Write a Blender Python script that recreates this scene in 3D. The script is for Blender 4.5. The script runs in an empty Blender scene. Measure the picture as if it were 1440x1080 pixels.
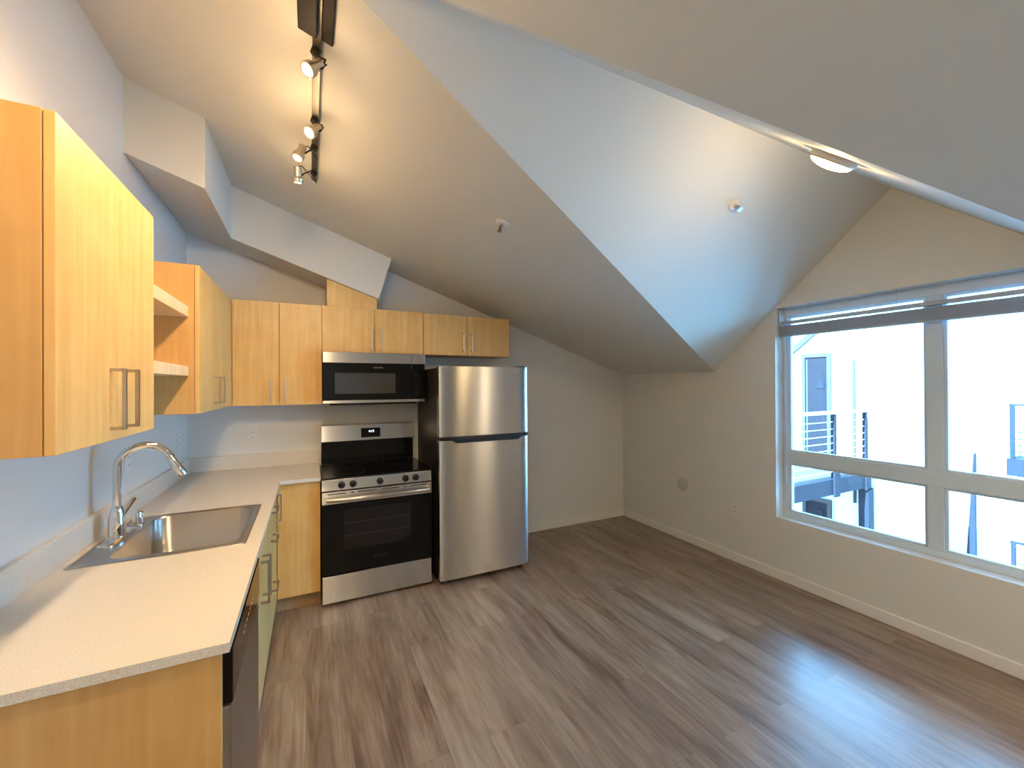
import bpy, bmesh, math, random
from mathutils import Vector, Matrix
random.seed(7)
scene = bpy.context.scene
COL = scene.collection
PI = math.pi

# ------------------------------------------------------------------ materials
def new_mat(name):
    m = bpy.data.materials.new(name); m.use_nodes = True
    nt = m.node_tree
    return m, nt, nt.nodes['Principled BSDF']

def N(nt, typ, **kw):
    n = nt.nodes.new(typ)
    for k, v in kw.items(): setattr(n, k, v)
    return n

def plain(name, col, rough=.5, metal=0, spec=.5, bump=0, bscale=200, coat=0, emis=None, es=0):
    m, nt, b = new_mat(name)
    b.inputs['Base Color'].default_value = (*col, 1)
    b.inputs['Roughness'].default_value = rough
    b.inputs['Metallic'].default_value = metal
    b.inputs['Specular IOR Level'].default_value = spec
    b.inputs['Coat Weight'].default_value = coat
    if emis:
        b.inputs['Emission Color'].default_value = (*emis, 1)
        b.inputs['Emission Strength'].default_value = es
    tc = N(nt, 'ShaderNodeTexCoord'); nz = N(nt, 'ShaderNodeTexNoise')
    nz.inputs['Scale'].default_value = bscale; nz.inputs['Detail'].default_value = 3
    nt.links.new(tc.outputs['Object'], nz.inputs['Vector'])
    if bump:
        bp = N(nt, 'ShaderNodeBump'); bp.inputs['Strength'].default_value = bump; bp.inputs['Distance'].default_value = .002
        nt.links.new(nz.outputs['Fac'], bp.inputs['Height']); nt.links.new(bp.outputs['Normal'], b.inputs['Normal'])
    else:
        mr = N(nt, 'ShaderNodeMapRange'); mr.inputs['To Min'].default_value = max(0, rough-.03); mr.inputs['To Max'].default_value = rough+.03
        nt.links.new(nz.outputs['Fac'], mr.inputs['Value']); nt.links.new(mr.outputs['Result'], b.inputs['Roughness'])
    return m

def wood(name, c1, c2, c3, rough=.36, rot=False, fig=.5):
    """maple veneer, grain running up the board"""
    m, nt, b = new_mat(name)
    L = nt.links.new
    tc = N(nt, 'ShaderNodeTexCoord'); oi = N(nt, 'ShaderNodeObjectInfo')
    comb = N(nt, 'ShaderNodeVectorMath', operation='SCALE'); comb.inputs[0].default_value = (13.1, 7.7, 5.3)
    L(oi.outputs['Random'], comb.inputs['Scale'])
    add = N(nt, 'ShaderNodeVectorMath', operation='ADD')
    L(tc.outputs['Object'], add.inputs[0]); L(comb.outputs[0], add.inputs[1])
    mp = N(nt, 'ShaderNodeMapping'); mp.inputs['Scale'].default_value = (34, 34, 1.6) if not rot else (1.6, 34, 34)
    L(add.outputs[0], mp.inputs['Vector'])
    n1 = N(nt, 'ShaderNodeTexNoise'); n1.inputs['Scale'].default_value = 1; n1.inputs['Detail'].default_value = 4; n1.inputs['Distortion'].default_value = .6
    L(mp.outputs[0], n1.inputs['Vector'])
    mp2 = N(nt, 'ShaderNodeMapping'); mp2.inputs['Scale'].default_value = (7, 7, 1.1) if not rot else (1.1, 7, 7)
    L(add.outputs[0], mp2.inputs['Vector'])
    n2 = N(nt, 'ShaderNodeTexNoise'); n2.inputs['Scale'].default_value = 1; n2.inputs['Detail'].default_value = 2; n2.inputs['Distortion'].default_value = 1.6
    L(mp2.outputs[0], n2.inputs['Vector'])
    n3 = N(nt, 'ShaderNodeTexNoise'); n3.inputs['Scale'].default_value = 9; n3.inputs['Detail'].default_value = 2
    L(add.outputs[0], n3.inputs['Vector'])
    # cathedral lines
    wv = N(nt, 'ShaderNodeMath', operation='MULTIPLY'); wv.inputs[1].default_value = 26
    L(n2.outputs['Fac'], wv.inputs[0])
    sn = N(nt, 'ShaderNodeMath', operation='SINE'); L(wv.outputs[0], sn.inputs[0])
    a1 = N(nt, 'ShaderNodeMath', operation='MULTIPLY_ADD'); a1.inputs[1].default_value = .05*fig; L(sn.outputs[0], a1.inputs[0]); L(n1.outputs['Fac'], a1.inputs[2])
    a2 = N(nt, 'ShaderNodeMath', operation='MULTIPLY_ADD'); a2.inputs[1].default_value = .5; L(n3.outputs['Fac'], a2.inputs[0]); L(a1.outputs[0], a2.inputs[2])
    cr = N(nt, 'ShaderNodeValToRGB')
    e = cr.color_ramp.elements
    e[0].position = .42; e[0].color = (*c1, 1); e[1].position = 1.0; e[1].color = (*c3, 1)
    x = e.new(.75); x.color = (*c2, 1)
    L(a2.outputs[0], cr.inputs['Fac'])
    L(cr.outputs['Color'], b.inputs['Base Color'])
    b.inputs['Roughness'].default_value = rough
    b.inputs['Specular IOR Level'].default_value = .4
    return m

def paint(name, col, rough=.6, bump=.12):
    """orange-peel wall paint"""
    return plain(name, col, rough=rough, bump=bump, bscale=260, spec=.3)

def steel(name, col=(.60, .585, .565), rough=.23, aniso=.85, wave=.12):
    m, nt, b = new_mat(name); L = nt.links.new
    b.inputs['Base Color'].default_value = (*col, 1); b.inputs['Metallic'].default_value = 1
    b.inputs['Roughness'].default_value = rough; b.inputs['Anisotropic'].default_value = aniso
    tg = N(nt, 'ShaderNodeTangent', direction_type='RADIAL', axis='Z'); L(tg.outputs[0], b.inputs['Tangent']); b.inputs['Anisotropic Rotation'].default_value = 0.25
    tc = N(nt, 'ShaderNodeTexCoord')
    mp = N(nt, 'ShaderNodeMapping'); mp.inputs['Scale'].default_value = (1.5, 1.5, 900); L(tc.outputs['Object'], mp.inputs['Vector'])
    nz = N(nt, 'ShaderNodeTexNoise'); nz.inputs['Scale'].default_value = 1; nz.inputs['Detail'].default_value = 2; L(mp.outputs[0], nz.inputs['Vector'])
    mr = N(nt, 'ShaderNodeMapRange'); mr.inputs['To Min'].default_value = rough-.004; mr.inputs['To Max'].default_value = rough+.004
    L(nz.outputs['Fac'], mr.inputs['Value']); L(mr.outputs['Result'], b.inputs['Roughness'])
    mp2 = N(nt, 'ShaderNodeMapping'); mp2.inputs['Scale'].default_value = (7, 7, .9); L(tc.outputs['Object'], mp2.inputs['Vector'])
    n2 = N(nt, 'ShaderNodeTexNoise'); n2.inputs['Scale'].default_value = 1; n2.inputs['Detail'].default_value = 0; L(mp2.outputs[0], n2.inputs['Vector'])
    bp = N(nt, 'ShaderNodeBump'); bp.inputs['Strength'].default_value = wave; bp.inputs['Distance'].default_value = .02
    L(n2.outputs['Fac'], bp.inputs['Height']); L(bp.outputs['Normal'], b.inputs['Normal'])
    return m

def floor_mat():
    m, nt, b = new_mat('vinyl_planks'); L = nt.links.new
    tc = N(nt, 'ShaderNodeTexCoord')
    sp = N(nt, 'ShaderNodeSeparateXYZ'); L(tc.outputs['Object'], sp.inputs[0])
    cb = N(nt, 'ShaderNodeCombineXYZ'); L(sp.outputs['Y'], cb.inputs['X']); L(sp.outputs['X'], cb.inputs['Y'])
    br = N(nt, 'ShaderNodeTexBrick'); L(cb.outputs[0], br.inputs['Vector'])
    br.inputs['Scale'].default_value = 1; br.inputs['Brick Width'].default_value = 1.22; br.inputs['Row Height'].default_value = .178
    br.inputs['Mortar Size'].default_value = .0005; br.inputs['Mortar Smooth'].default_value = .4
    br.offset = .37; br.offset_frequency = 2
    br.inputs['Color1'].default_value = (0, 0, 0, 1); br.inputs['Color2'].default_value = (1, 1, 1, 1); br.inputs['Mortar'].default_value = (.5, .5, .5, 1)
    # per plank shift of the grain
    sc = N(nt, 'ShaderNodeVectorMath', operation='SCALE'); sc.inputs[0].default_value = (0, 0, 9); L(br.outputs['Color'], sc.inputs['Scale'])
    ad = N(nt, 'ShaderNodeVectorMath', operation='ADD'); L(tc.outputs['Object'], ad.inputs[0]); L(sc.outputs[0], ad.inputs[1])
    mp = N(nt, 'ShaderNodeMapping'); mp.inputs['Scale'].default_value = (60, 3.2, 1); L(ad.outputs[0], mp.inputs['Vector'])
    n1 = N(nt, 'ShaderNodeTexNoise'); n1.inputs['Scale'].default_value = 1; n1.inputs['Detail'].default_value = 6; n1.inputs['Roughness'].default_value = .62; n1.inputs['Distortion'].default_value = 1.0
    L(mp.outputs[0], n1.inputs['Vector'])
    mp2 = N(nt, 'ShaderNodeMapping'); mp2.inputs['Scale'].default_value = (7, .9, 1); L(ad.outputs[0], mp2.inputs['Vector'])
    n2 = N(nt, 'ShaderNodeTexNoise'); n2.inputs['Scale'].default_value = 1; n2.inputs['Detail'].default_value = 2; n2.inputs['Distortion'].default_value = .9
    L(mp2.outputs[0], n2.inputs['Vector'])
    w = N(nt, 'ShaderNodeMath', operation='MULTIPLY'); w.inputs[1].default_value = 42; L(n2.outputs['Fac'], w.inputs[0])
    s = N(nt, 'ShaderNodeMath', operation='SINE'); L(w.outputs[0], s.inputs[0])
    a = N(nt, 'ShaderNodeMath', operation='MULTIPLY_ADD'); a.inputs[1].default_value = .06; L(s.outputs[0], a.inputs[0]); L(n1.outputs['Fac'], a.inputs[2])
    mp3 = N(nt, 'ShaderNodeMapping'); mp3.inputs['Scale'].default_value = (11, 1.3, 1); mp3.inputs['Location'].default_value = (3, 5, 0); L(ad.outputs[0], mp3.inputs['Vector'])
    n3 = N(nt, 'ShaderNodeTexNoise'); n3.inputs['Scale'].default_value = 1; n3.inputs['Detail'].default_value = 3; n3.inputs['Distortion'].default_value = .5; L(mp3.outputs[0], n3.inputs['Vector'])
    a1 = N(nt, 'ShaderNodeMath', operation='MULTIPLY_ADD'); a1.inputs[1].default_value = .75; L(n3.outputs['Fac'], a1.inputs[0])
    a0 = N(nt, 'ShaderNodeMath', operation='MULTIPLY_ADD'); a0.inputs[1].default_value = .55; a0.inputs[2].default_value = -.10; L(a.outputs[0], a0.inputs[0]); L(a0.outputs[0], a1.inputs[2])
    a2 = N(nt, 'ShaderNodeMath', operation='MULTIPLY_ADD'); a2.inputs[1].default_value = .08; L(br.outputs['Color'], a2.inputs[0]); L(a1.outputs[0], a2.inputs[2])
    cr = N(nt, 'ShaderNodeValToRGB'); e = cr.color_ramp.elements
    e[0].position = .37; e[0].color = (.115, .070, .045, 1); e[1].position = .82; e[1].color = (.37, .285, .205, 1)
    x = e.new(.57); x.color = (.235, .162, .110, 1)
    L(a2.outputs[0], cr.inputs['Fac'])
    mx = N(nt, 'ShaderNodeMixRGB', blend_type='MULTIPLY'); L(br.outputs['Fac'], mx.inputs['Fac']); L(cr.outputs['Color'], mx.inputs['Color1']); mx.inputs['Color2'].default_value = (.45, .42, .4, 1)
    L(mx.outputs[0], b.inputs['Base Color'])
    mr = N(nt, 'ShaderNodeMapRange'); mr.inputs['To Min'].default_value = .26; mr.inputs['To Max'].default_value = .40; L(n1.outputs['Fac'], mr.inputs['Value']); L(mr.outputs['Result'], b.inputs['Roughness'])
    bp = N(nt, 'ShaderNodeBump'); bp.inputs['Strength'].default_value = .12; bp.inputs['Distance'].default_value = .002
    L(n1.outputs['Fac'], bp.inputs['Height']); L(bp.outputs['Normal'], b.inputs['Normal'])
    b.inputs['Specular IOR Level'].default_value = .85
    return m

def quartz():
    m, nt, b = new_mat('quartz_counter'); L = nt.links.new
    tc = N(nt, 'ShaderNodeTexCoord')
    v = N(nt, 'ShaderNodeTexNoise'); v.inputs['Scale'].default_value = 420; v.inputs['Detail'].default_value = 2; L(tc.outputs['Object'], v.inputs['Vector'])
    cr = N(nt, 'ShaderNodeValToRGB'); e = cr.color_ramp.elements
    e[0].position = .30; e[0].color = (.55, .50, .42, 1); e[1].position = .62; e[1].color = (.73, .69, .60, 1)
    L(v.outputs['Fac'], cr.inputs['Fac']); L(cr.outputs['Color'], b.inputs['Base Color'])
    b.inputs['Roughness'].default_value = .2
    return m

def glass(name, tint=(.93, .98, 1)):
    m = bpy.data.materials.new(name); m.use_nodes = True; nt = m.node_tree; nt.nodes.clear(); L = nt.links.new
    o = N(nt, 'ShaderNodeOutputMaterial'); mx = N(nt, 'ShaderNodeMixShader'); t = N(nt, 'ShaderNodeBsdfTransparent'); g = N(nt, 'ShaderNodeBsdfGlossy')
    t.inputs['Color'].default_value = (*tint, 1); g.inputs['Roughness'].default_value = .02
    f = N(nt, 'ShaderNodeFresnel'); f.inputs['IOR'].default_value = 1.45
    L(f.outputs[0], mx.inputs[0]); L(t.outputs[0], mx.inputs[1]); L(g.outputs[0], mx.inputs[2]); L(mx.outputs[0], o.inputs[0])
    return m

M = {}
M['wall'] = paint('wall_paint', (.70, .69, .635))
M['ceil'] = paint('ceiling_paint', (.69, .685, .61))
M['base'] = plain('trim_paint', (.78, .76, .72), rough=.4)
M['floor'] = floor_mat()
M['wood'] = wood('maple_door', (.61, .335, .095), (.69, .405, .13), (.75, .47, .17))
M['wood_side'] = wood('maple_panel', (.55, .295, .085), (.61, .34, .105), (.66, .385, .13), fig=.2)
M['wood_light'] = wood('maple_shelf', (.74, .53, .28), (.80, .60, .33), (.86, .67, .40), fig=.2)
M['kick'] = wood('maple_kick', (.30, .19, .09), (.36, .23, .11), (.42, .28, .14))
M['gap'] = plain('cabinet_gap', (.16, .09, .04), rough=.7)
M['quartz'] = quartz()
M['steel'] = steel('brushed_steel', rough=.26, aniso=1.0, wave=.06)
M['steel_sink'] = steel('sink_steel', (.50, .47, .43), rough=.3, aniso=.4, wave=.1)
M['nickel'] = plain('brushed_nickel', (.50, .45, .39), rough=.32, metal=1)
M['chrome'] = plain('chrome', (.80, .80, .80), rough=.06, metal=1)
M['blackglass'] = plain('black_glass', (.004, .004, .0045), rough=.09, spec=.22)
M['ovenwin'] = plain('oven_window', (.010, .008, .007), rough=.12, spec=.3)
M['mwwin'] = plain('microwave_window', (.035, .035, .036), rough=.22)
M['black'] = plain('black_plastic', (.007, .007, .008), rough=.4, spec=.25)
M['fridge_side'] = plain('fridge_side', (.022, .019, .017), rough=.42, bump=.1, bscale=500)
M['dark'] = plain('dark_metal', (.018, .014, .011), rough=.6, spec=.2)
M['track'] = plain('track_metal', (.16, .15, .13), rough=.35, metal=.8)
M['dwsteel'] = steel('dishwasher_steel', (.36, .33, .30), rough=.3, aniso=.6, wave=.1)
M['white'] = plain('white_plastic', (.74, .72, .68), rough=.35)
M['plate'] = plain('plate_plastic', (.55, .53, .49), rough=.5)
M['slot'] = plain('socket_slot', (.08, .075, .07), rough=.6)
M['lens'] = plain('lamp_lens', (.9, .9, .9), rough=.3, emis=(1, .80, .52), es=26)
M['lens2'] = plain('added_puck_lens', (.9, .9, .9), rough=.3, emis=(1, .78, .50), es=9)
M['dome'] = plain('dome_diffuser', (.9, .9, .9), rough=.3, emis=(1, .70, .34), es=30)
M['vinyl'] = plain('glare_tinted_vinyl', (.60, .70, .77), rough=.35)  # white vinyl with the blue window glare mixed into its colour
M['blind'] = plain('blind_slats', (.42, .46, .52), rough=.5)
M['glass'] = glass('window_glass')
M['stucco'] = plain('white_stucco', (.86, .87, .88), rough=.8, bump=.3, bscale=60)
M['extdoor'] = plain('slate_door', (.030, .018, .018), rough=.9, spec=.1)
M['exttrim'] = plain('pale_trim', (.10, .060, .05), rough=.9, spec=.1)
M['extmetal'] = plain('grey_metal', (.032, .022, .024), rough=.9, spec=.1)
M['cable'] = plain('cable', (.55, .60, .65), rough=.4)
M['text'] = plain('grey_print', (.42, .42, .42), rough=.4)
M['led'] = plain('clock_digits', (.8, .85, 1), rough=.4, emis=(.75, .85, 1), es=2.5)
M['concrete'] = plain('pale_concrete', (.55, .57, .58), rough=.85, bump=.3, bscale=40)

# ------------------------------------------------------------------ mesh helpers
def bx(bm, x0, x1, y0, y1, z0, z1):
    x0, x1 = sorted((x0, x1)); y0, y1 = sorted((y0, y1)); z0, z1 = sorted((z0, z1))
    v = [bm.verts.new(p) for p in ((x0,y0,z0),(x1,y0,z0),(x1,y1,z0),(x0,y1,z0),(x0,y0,z1),(x1,y0,z1),(x1,y1,z1),(x0,y1,z1))]
    for f in ((3,2,1,0),(4,5,6,7),(0,1,5,4),(1,2,6,5),(2,3,7,6),(3,0,4,7)): bm.faces.new([v[i] for i in f])
    return bm

def B(*a):
    bm = bmesh.new(); return bx(bm, *a)

def prism(bm, pts, d):
    """extrude polygon pts (3d) along vector d"""
    d = Vector(d); a = [bm.verts.new(p) for p in pts]; b = [bm.verts.new(Vector(p)+d) for p in pts]
    n = len(pts)
    bm.faces.new(a[::-1]); bm.faces.new(b)
    for i in range(n): bm.faces.new((a[i], a[(i+1) % n], b[(i+1) % n], b[i]))
    return bm

def frame_of(d):
    d = Vector(d).normalized(); u = d.orthogonal().normalized(); return u, d.cross(u)

def lathe(bm, o, d, prof, n=24):
    """prof: list of (distance along d, radius)"""
    o = Vector(o); d = Vector(d).normalized(); u, v = frame_of(d); rings = []
    for t, r in prof:
        rings.append([bm.verts.new(o+d*t+(u*math.cos(2*PI*i/n)+v*math.sin(2*PI*i/n))*max(r, 1e-5)) for i in range(n)])
    for a, b in zip(rings, rings[1:]):
        for i in range(n): bm.faces.new((a[i], a[(i+1) % n], b[(i+1) % n], b[i]))
    bm.faces.new(rings[0][::-1]); bm.faces.new(rings[-1])
    return bm

def tube(bm, pts, r, n=12):
    pts = [Vector(p) for p in pts]; rr = r if isinstance(r, (list, tuple)) else [r]*len(pts)
    rings = []; up = None
    for i, p in enumerate(pts):
        t = (pts[min(i+1, len(pts)-1)]-pts[max(i-1, 0)]).normalized()
        if up is None: up = t.orthogonal().normalized()
        up = (up-t*up.dot(t)).normalized(); v = t.cross(up)
        rings.append([bm.verts.new(p+(up*math.cos(2*PI*k/n)+v*math.sin(2*PI*k/n))*rr[i]) for k in range(n)])
    for a, b in zip(rings, rings[1:]):
        for i in range(n): bm.faces.new((a[i], a[(i+1) % n], b[(i+1) % n], b[i]))
    bm.faces.new(rings[0][::-1]); bm.faces.new(rings[-1])
    return bm

def wpos(o):
    v = Vector((0, 0, 0))
    while o: v = v+o.location; o = o.parent
    return v

def obj(name, bm, mat, parent=None, bevel=0, smooth=False, seg=2):
    bmesh.ops.recalc_face_normals(bm, faces=bm.faces)
    if smooth:
        for f in bm.faces: f.smooth = True
        for e in bm.edges:
            if len(e.link_faces) == 2 and e.calc_face_angle(0) > math.radians(38): e.smooth = False
    cs = [v.co for v in bm.verts]
    lo = Vector((min(c.x for c in cs), min(c.y for c in cs), min(c.z for c in cs)))
    hi = Vector((max(c.x for c in cs), max(c.y for c in cs), max(c.z for c in cs)))
    org = Vector(((lo.x+hi.x)/2, (lo.y+hi.y)/2, lo.z))
    bmesh.ops.translate(bm, verts=bm.verts, vec=-org)
    me = bpy.data.meshes.new(name); bm.to_mesh(me); bm.free()
    me.materials.append(M[mat])
    o = bpy.data.objects.new(name, me); COL.objects.link(o)
    if parent: o.parent = parent; o.location = org-wpos(parent)
    else: o.location = org
    if bevel:
        md = o.modifiers.new('bevel', 'BEVEL'); md.width = bevel; md.segments = seg; md.limit_method = 'ANGLE'; md.angle_limit = math.radians(40)
    return o

def thing(name, label, cat, loc, group=None):
    o = bpy.data.objects.new(name, None); COL.objects.link(o); o.location = loc; o.empty_display_size = .1
    o['label'] = label; o['category'] = cat
    if group: o['group'] = group
    return o

def tag(o, label, cat, group=None):
    o['label'] = label; o['category'] = cat
    if group: o['group'] = group
    return o

def struct(name, bm, mat, bevel=0, parent=None, label=None):
    o = obj(name, bm, mat, parent, bevel)
    if not parent: o['kind'] = 'structure'
    if label: o['label'] = label
    return o

def text(name, body, size, loc, rot, mat, parent, sx=1):
    c = bpy.data.curves.new(name, 'FONT'); c.body = body; c.size = size; c.extrude = .0003; c.align_x = 'CENTER'; c.align_y = 'CENTER'
    o = bpy.data.objects.new(name, c); COL.objects.link(o); c.materials.append(M[mat])
    dg = bpy.context.evaluated_depsgraph_get(); me = bpy.data.meshes.new_from_object(o.evaluated_get(dg)); bpy.data.objects.remove(o)
    me.materials.clear(); me.materials.append(M[mat])
    o = bpy.data.objects.new(name, me); COL.objects.link(o)
    o.parent = parent; o.location = Vector(loc)-wpos(parent); o.rotation_euler = rot; o.scale = (sx, 1, 1)
    return o

# ------------------------------------------------------------------ room dimensions
W = 4.05; ZK = 1.6207; S = .3402; ZR = 2.7223; YR = -2.4634; YV = -1.2049
YB = -6.6
MD = (ZR-ZK)/(YV-YR); XR = W-(ZR-ZK)/S
def A(x): return ZK+S*(W-x)
YV2 = 2*YR-YV
def yval(x, far=True):            # valley line at x
    k = (x-XR)/(W-XR)
    return YR+k*((YV if far else YV2)-YR)

struct('floor', B(-.2, 4.25, YB-.2, .2, -.12, 0), 'floor')
bm = bmesh.new(); prism(bm, [(-.2, 0, 0), (4.25, 0, 0), (4.25, 0, 1.58), (-.2, 0, A(-.2)+.03)], (0, .2, 0))
struct('wall_back', bm, 'wall')
LY0, LY1, LZ0, LZ1 = -5.6, -4.9, 1.0, 1.9
bm = bmesh.new(); bx(bm, -.2, 0, LY1, 0, 0, A(0)+.04); bx(bm, -.2, 0, YB, LY0, 0, A(0)+.04); bx(bm, -.2, 0, LY0, LY1, 0, LZ0); bx(bm, -.2, 0, LY0, LY1, LZ1, A(0)+.04)
struct('wall_left', bm, 'wall')
bm = bmesh.new(); prism(bm, [(-.2, YB, 0), (4.25, YB, 0), (4.25, YB, 1.60), (-.2, YB, A(-.2)+.03)], (0, -.2, 0))
struct('wall_front', bm, 'wall')
WY0, WY1, WZ0, WZ1 = -1.745, -3.18, .475, 2.093
bm = bmesh.new(); T = (.2, 0, 0)
prism(bm, [(W, 0, 0), (W, 0, ZK), (W, YV, ZK), (W, WY0, ZK+MD*(YV-WY0)), (W, WY0, 0)], T)
prism(bm, [(W, WY0, 0), (W, WY0, WZ0), (W, WY1, WZ0), (W, WY1, 0)], T)
prism(bm, [(W, WY0, WZ1), (W, YR, ZR), (W, WY1, WZ1)], T)
prism(bm, [(W, WY1, 0), (W, WY1, ZK+MD*(YV-WY0)), (W, YV2, ZK), (W, YB, ZK), (W, YB, 0)], T)
bmesh.ops.remove_doubles(bm, verts=bm.verts, dist=1e-4)
struct('wall_right', bm, 'wall')

# sloped main ceiling with the window dormer cut into it
bm = bmesh.new(); UPV = (0, 0, .12)
XE = 4.16
def PA(x, y): return (x, y, A(x))
def PB(x, y): return (x, y, ZR+MD*(YR-y)*(-1)*(-1) if False else ZR-MD*abs(y-YR))
prism(bm, [PA(-.2, .2), PA(XE, .2), PA(XE, yval(XE)), PA(XR, YR), PA(-.2, YR)], UPV)
prism(bm, [PA(-.2, YR), PA(XR, YR), PA(XE, yval(XE, False)), PA(XE, YB-.2), PA(-.2, YB-.2)], UPV)
prism(bm, [PB(XR, YR), PB(W, YV), PB(4.25, YV), PB(4.25, YR)], UPV)
prism(bm, [PB(XR, YR), PB(4.25, YR), PB(4.25, YV2), PB(W, YV2)], UPV)
struct('ceiling', bm, 'ceil')

# dropped duct soffit following the slope, left corner
H = .362; SX1, SX2, SYA, SYB = .32, 1.29, -1.135, -.342
bm = bmesh.new()
prism(bm, [(0, SYA, A(0)-H), (0, SYA, A(0)+.02), (SX1, SYA, A(SX1)+.02), (SX1, SYA, A(SX1)-H)], (0, -SYA, 0))
prism(bm, [(SX1-.001, SYB, A(SX1)-H), (SX1-.001, SYB, A(SX1)+.02), (SX2+.105, SYB, A(SX2+.105)+.02), (SX2, SYB, A(SX2)-H)], (0, -SYB, 0))
struct('trim_1', bm, 'ceil', label='boxed duct soffit stepping down along the sloped ceiling above the cabinets')

def base_profile(x, y):
    return x, y
bm = bmesh.new(); bx(bm, 2.44, W, -.014, 0, 0, .075)
struct('baseboard_back', bm, 'base', .004)
bm = bmesh.new(); bx(bm, W-.014, W, YB, -.014, 0, .075)
struct('baseboard_right', bm, 'base', .004)

# ------------------------------------------------------------------ window
win = thing('window_1', 'wide white vinyl window with center mullion and lower panes in the gable wall', 'window', (4.19, (WY0+WY1)/2, WZ0))
win['kind'] = 'structure'; del win['category']
x0, x1 = 4.148, 4.20
YM0, YM1 = -2.598, -2.652
bm = bmesh.new()
fa, fb = WZ0+.036, WZ1-.062
bx(bm, x0, x1, WY0, WY0-.036, fa, fb); bx(bm, x0, x1, WY1, WY1+.036, fa, fb)          # jambs
bx(bm, x0, x1, WY0, WY1, WZ0, fa); bx(bm, x0, x1, WY0, WY1, fb, WZ1)                  # sill and head
for a, b in ((fa, .892), (.982, fb)): bx(bm, x0, x1, YM0+.012, YM1-.008, a, b)        # mullion
bx(bm, x0, x1, WY0-.036, WY1+.036, .892, .982)                                        # transom
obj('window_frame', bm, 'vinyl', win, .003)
def sash(y0, y1, z0, z1, nm):
    t = .016; bm = bmesh.new(); a, b = x0+.012, x1-.008
    bx(bm, a, b, y0, y0-t, z0+t, z1-t); bx(bm, a, b, y1+t, y1, z0+t, z1-t); bx(bm, a, b, y0, y1, z0, z0+t); bx(bm, a, b, y0, y1, z1-t, z1)
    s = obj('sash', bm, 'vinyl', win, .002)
    obj('window_pane', B(x0+.028, x0+.033, y0-t, y1+t, z0+t, z1-t), 'glass', s)
sash(WY0-.036, YM0+.012, .982, WZ1-.062, 'ul'); sash(YM1-.008, WY1+.036, .982, WZ1-.062, 'ur')
sash(WY0-.036, YM0+.012, WZ0+.036, .892, 'll'); sash(YM1-.008, WY1+.036, WZ0+.036, .892, 'lr')

w2 = thing('added_window', 'added white window, out of view, in the left wall behind the photographer', 'window', (-.14, (LY0+LY1)/2, LZ0)); w2['kind'] = 'structure'; del w2['category']  # no known window here, added unseen to bring in daylight fill
bm = bmesh.new(); bx(bm, -.17, -.12, LY0, LY0+.05, LZ0, LZ1); bx(bm, -.17, -.12, LY1-.05, LY1, LZ0, LZ1); bx(bm, -.17, -.12, LY0, LY1, LZ1-.05, LZ1); bx(bm, -.17, -.12, LY0, LY1, LZ0, LZ0+.05)
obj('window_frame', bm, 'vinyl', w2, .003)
obj('window_pane', B(-.147, -.142, LY0+.05, LY1-.05, LZ0+.05, LZ1-.05), 'glass', w2)
bl = thing('window_blind', 'raised pale slatted blind hanging across the top of the window', 'blind', (4.11, -2.46, 1.89))
obj('head_rail', B(4.100, 4.138, WY0-.006, WY1+.006, 1.968, 1.994), 'blind', bl, .002)
bm = bmesh.new()
for i in range(13): bx(bm, 4.094, 4.140, WY0-.008, WY1+.008, 1.886+i*.0056, 1.886+i*.0056+.0034)
obj('slat_stack', bm, 'blind', bl)
obj('bottom_rail', B(4.098, 4.136, WY0-.008, WY1+.008, 1.872, 1.884), 'blind', bl, .002)
for y in (-1.95, -2.46, -2.98): obj('cord', tube(bmesh.new(), [(4.117, y, 1.88), (4.117, y, 2.092)], .0012, 6), 'blind', bl)
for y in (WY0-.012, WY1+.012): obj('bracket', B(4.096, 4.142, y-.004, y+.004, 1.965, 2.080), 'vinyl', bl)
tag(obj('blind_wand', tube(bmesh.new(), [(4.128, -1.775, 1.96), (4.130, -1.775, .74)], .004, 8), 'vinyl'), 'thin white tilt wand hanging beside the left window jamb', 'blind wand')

# ------------------------------------------------------------------ wall fittings
def outlet(loc, axis, label, cat='outlet', name='wall_outlet', kind='duplex'):
    t = thing(name, label, cat, loc); x, y, z = loc
    def box(bm, du0, du1, dz0, dz1, d0, d1):
        if axis == 'y-': bx(bm, x+du0, x+du1, y-d1, y-d0, z+dz0, z+dz1)
        if axis == 'x+': bx(bm, x+d0, x+d1, y+du0, y+du1, z+dz0, z+dz1)
        if axis == 'x-': bx(bm, x-d1, x-d0, y+du0, y+du1, z+dz0, z+dz1)
        return bm
    obj('cover_plate', box(bmesh.new(), -.035, .035, -.057, .057, 0, .005), 'white', t, .002)
    if kind == 'duplex':
        for s in (-1, 1):
            f = obj('socket', box(bmesh.new(), -.017, .017, s*.02-.014, s*.02+.014, .005, .0075), 'white', t, .003)
            bm = bmesh.new(); box(bm, -.009, -.006, s*.02-.004, s*.02+.006, .0073, .0079); box(bm, .006, .009, s*.02-.004, s*.02+.006, .0073, .0079)
            obj('slot', bm, 'slot', f)
    else:
        obj('switch_paddle', box(bmesh.new(), -.016, .016, -.033, .033, .005, .010), 'white', t, .003)
outlet((.406, 0, 1.138), 'y-', 'white outlet on the wall behind the counter, left of the stove')
outlet((0, -.224, 1.147), 'x+', 'white outlet on the left wall near the counter corner')
outlet((0, -1.10, 1.150), 'x+', 'white outlet on the left wall behind the faucet')
outlet((W, -1.40, .447), 'x-', 'white outlet low on the window wall left of the window')
bm = bmesh.new(); lathe(bm, (W+.002, -.848, .535), (-1, 0, 0), [(0, .064), (.003, .064), (.006, .058), (.0065, 0)], 40)
tag(obj('blank_cover', bm, 'plate', smooth=True), 'round grey blank cover plate on the window wall', 'cover plate')

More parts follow.
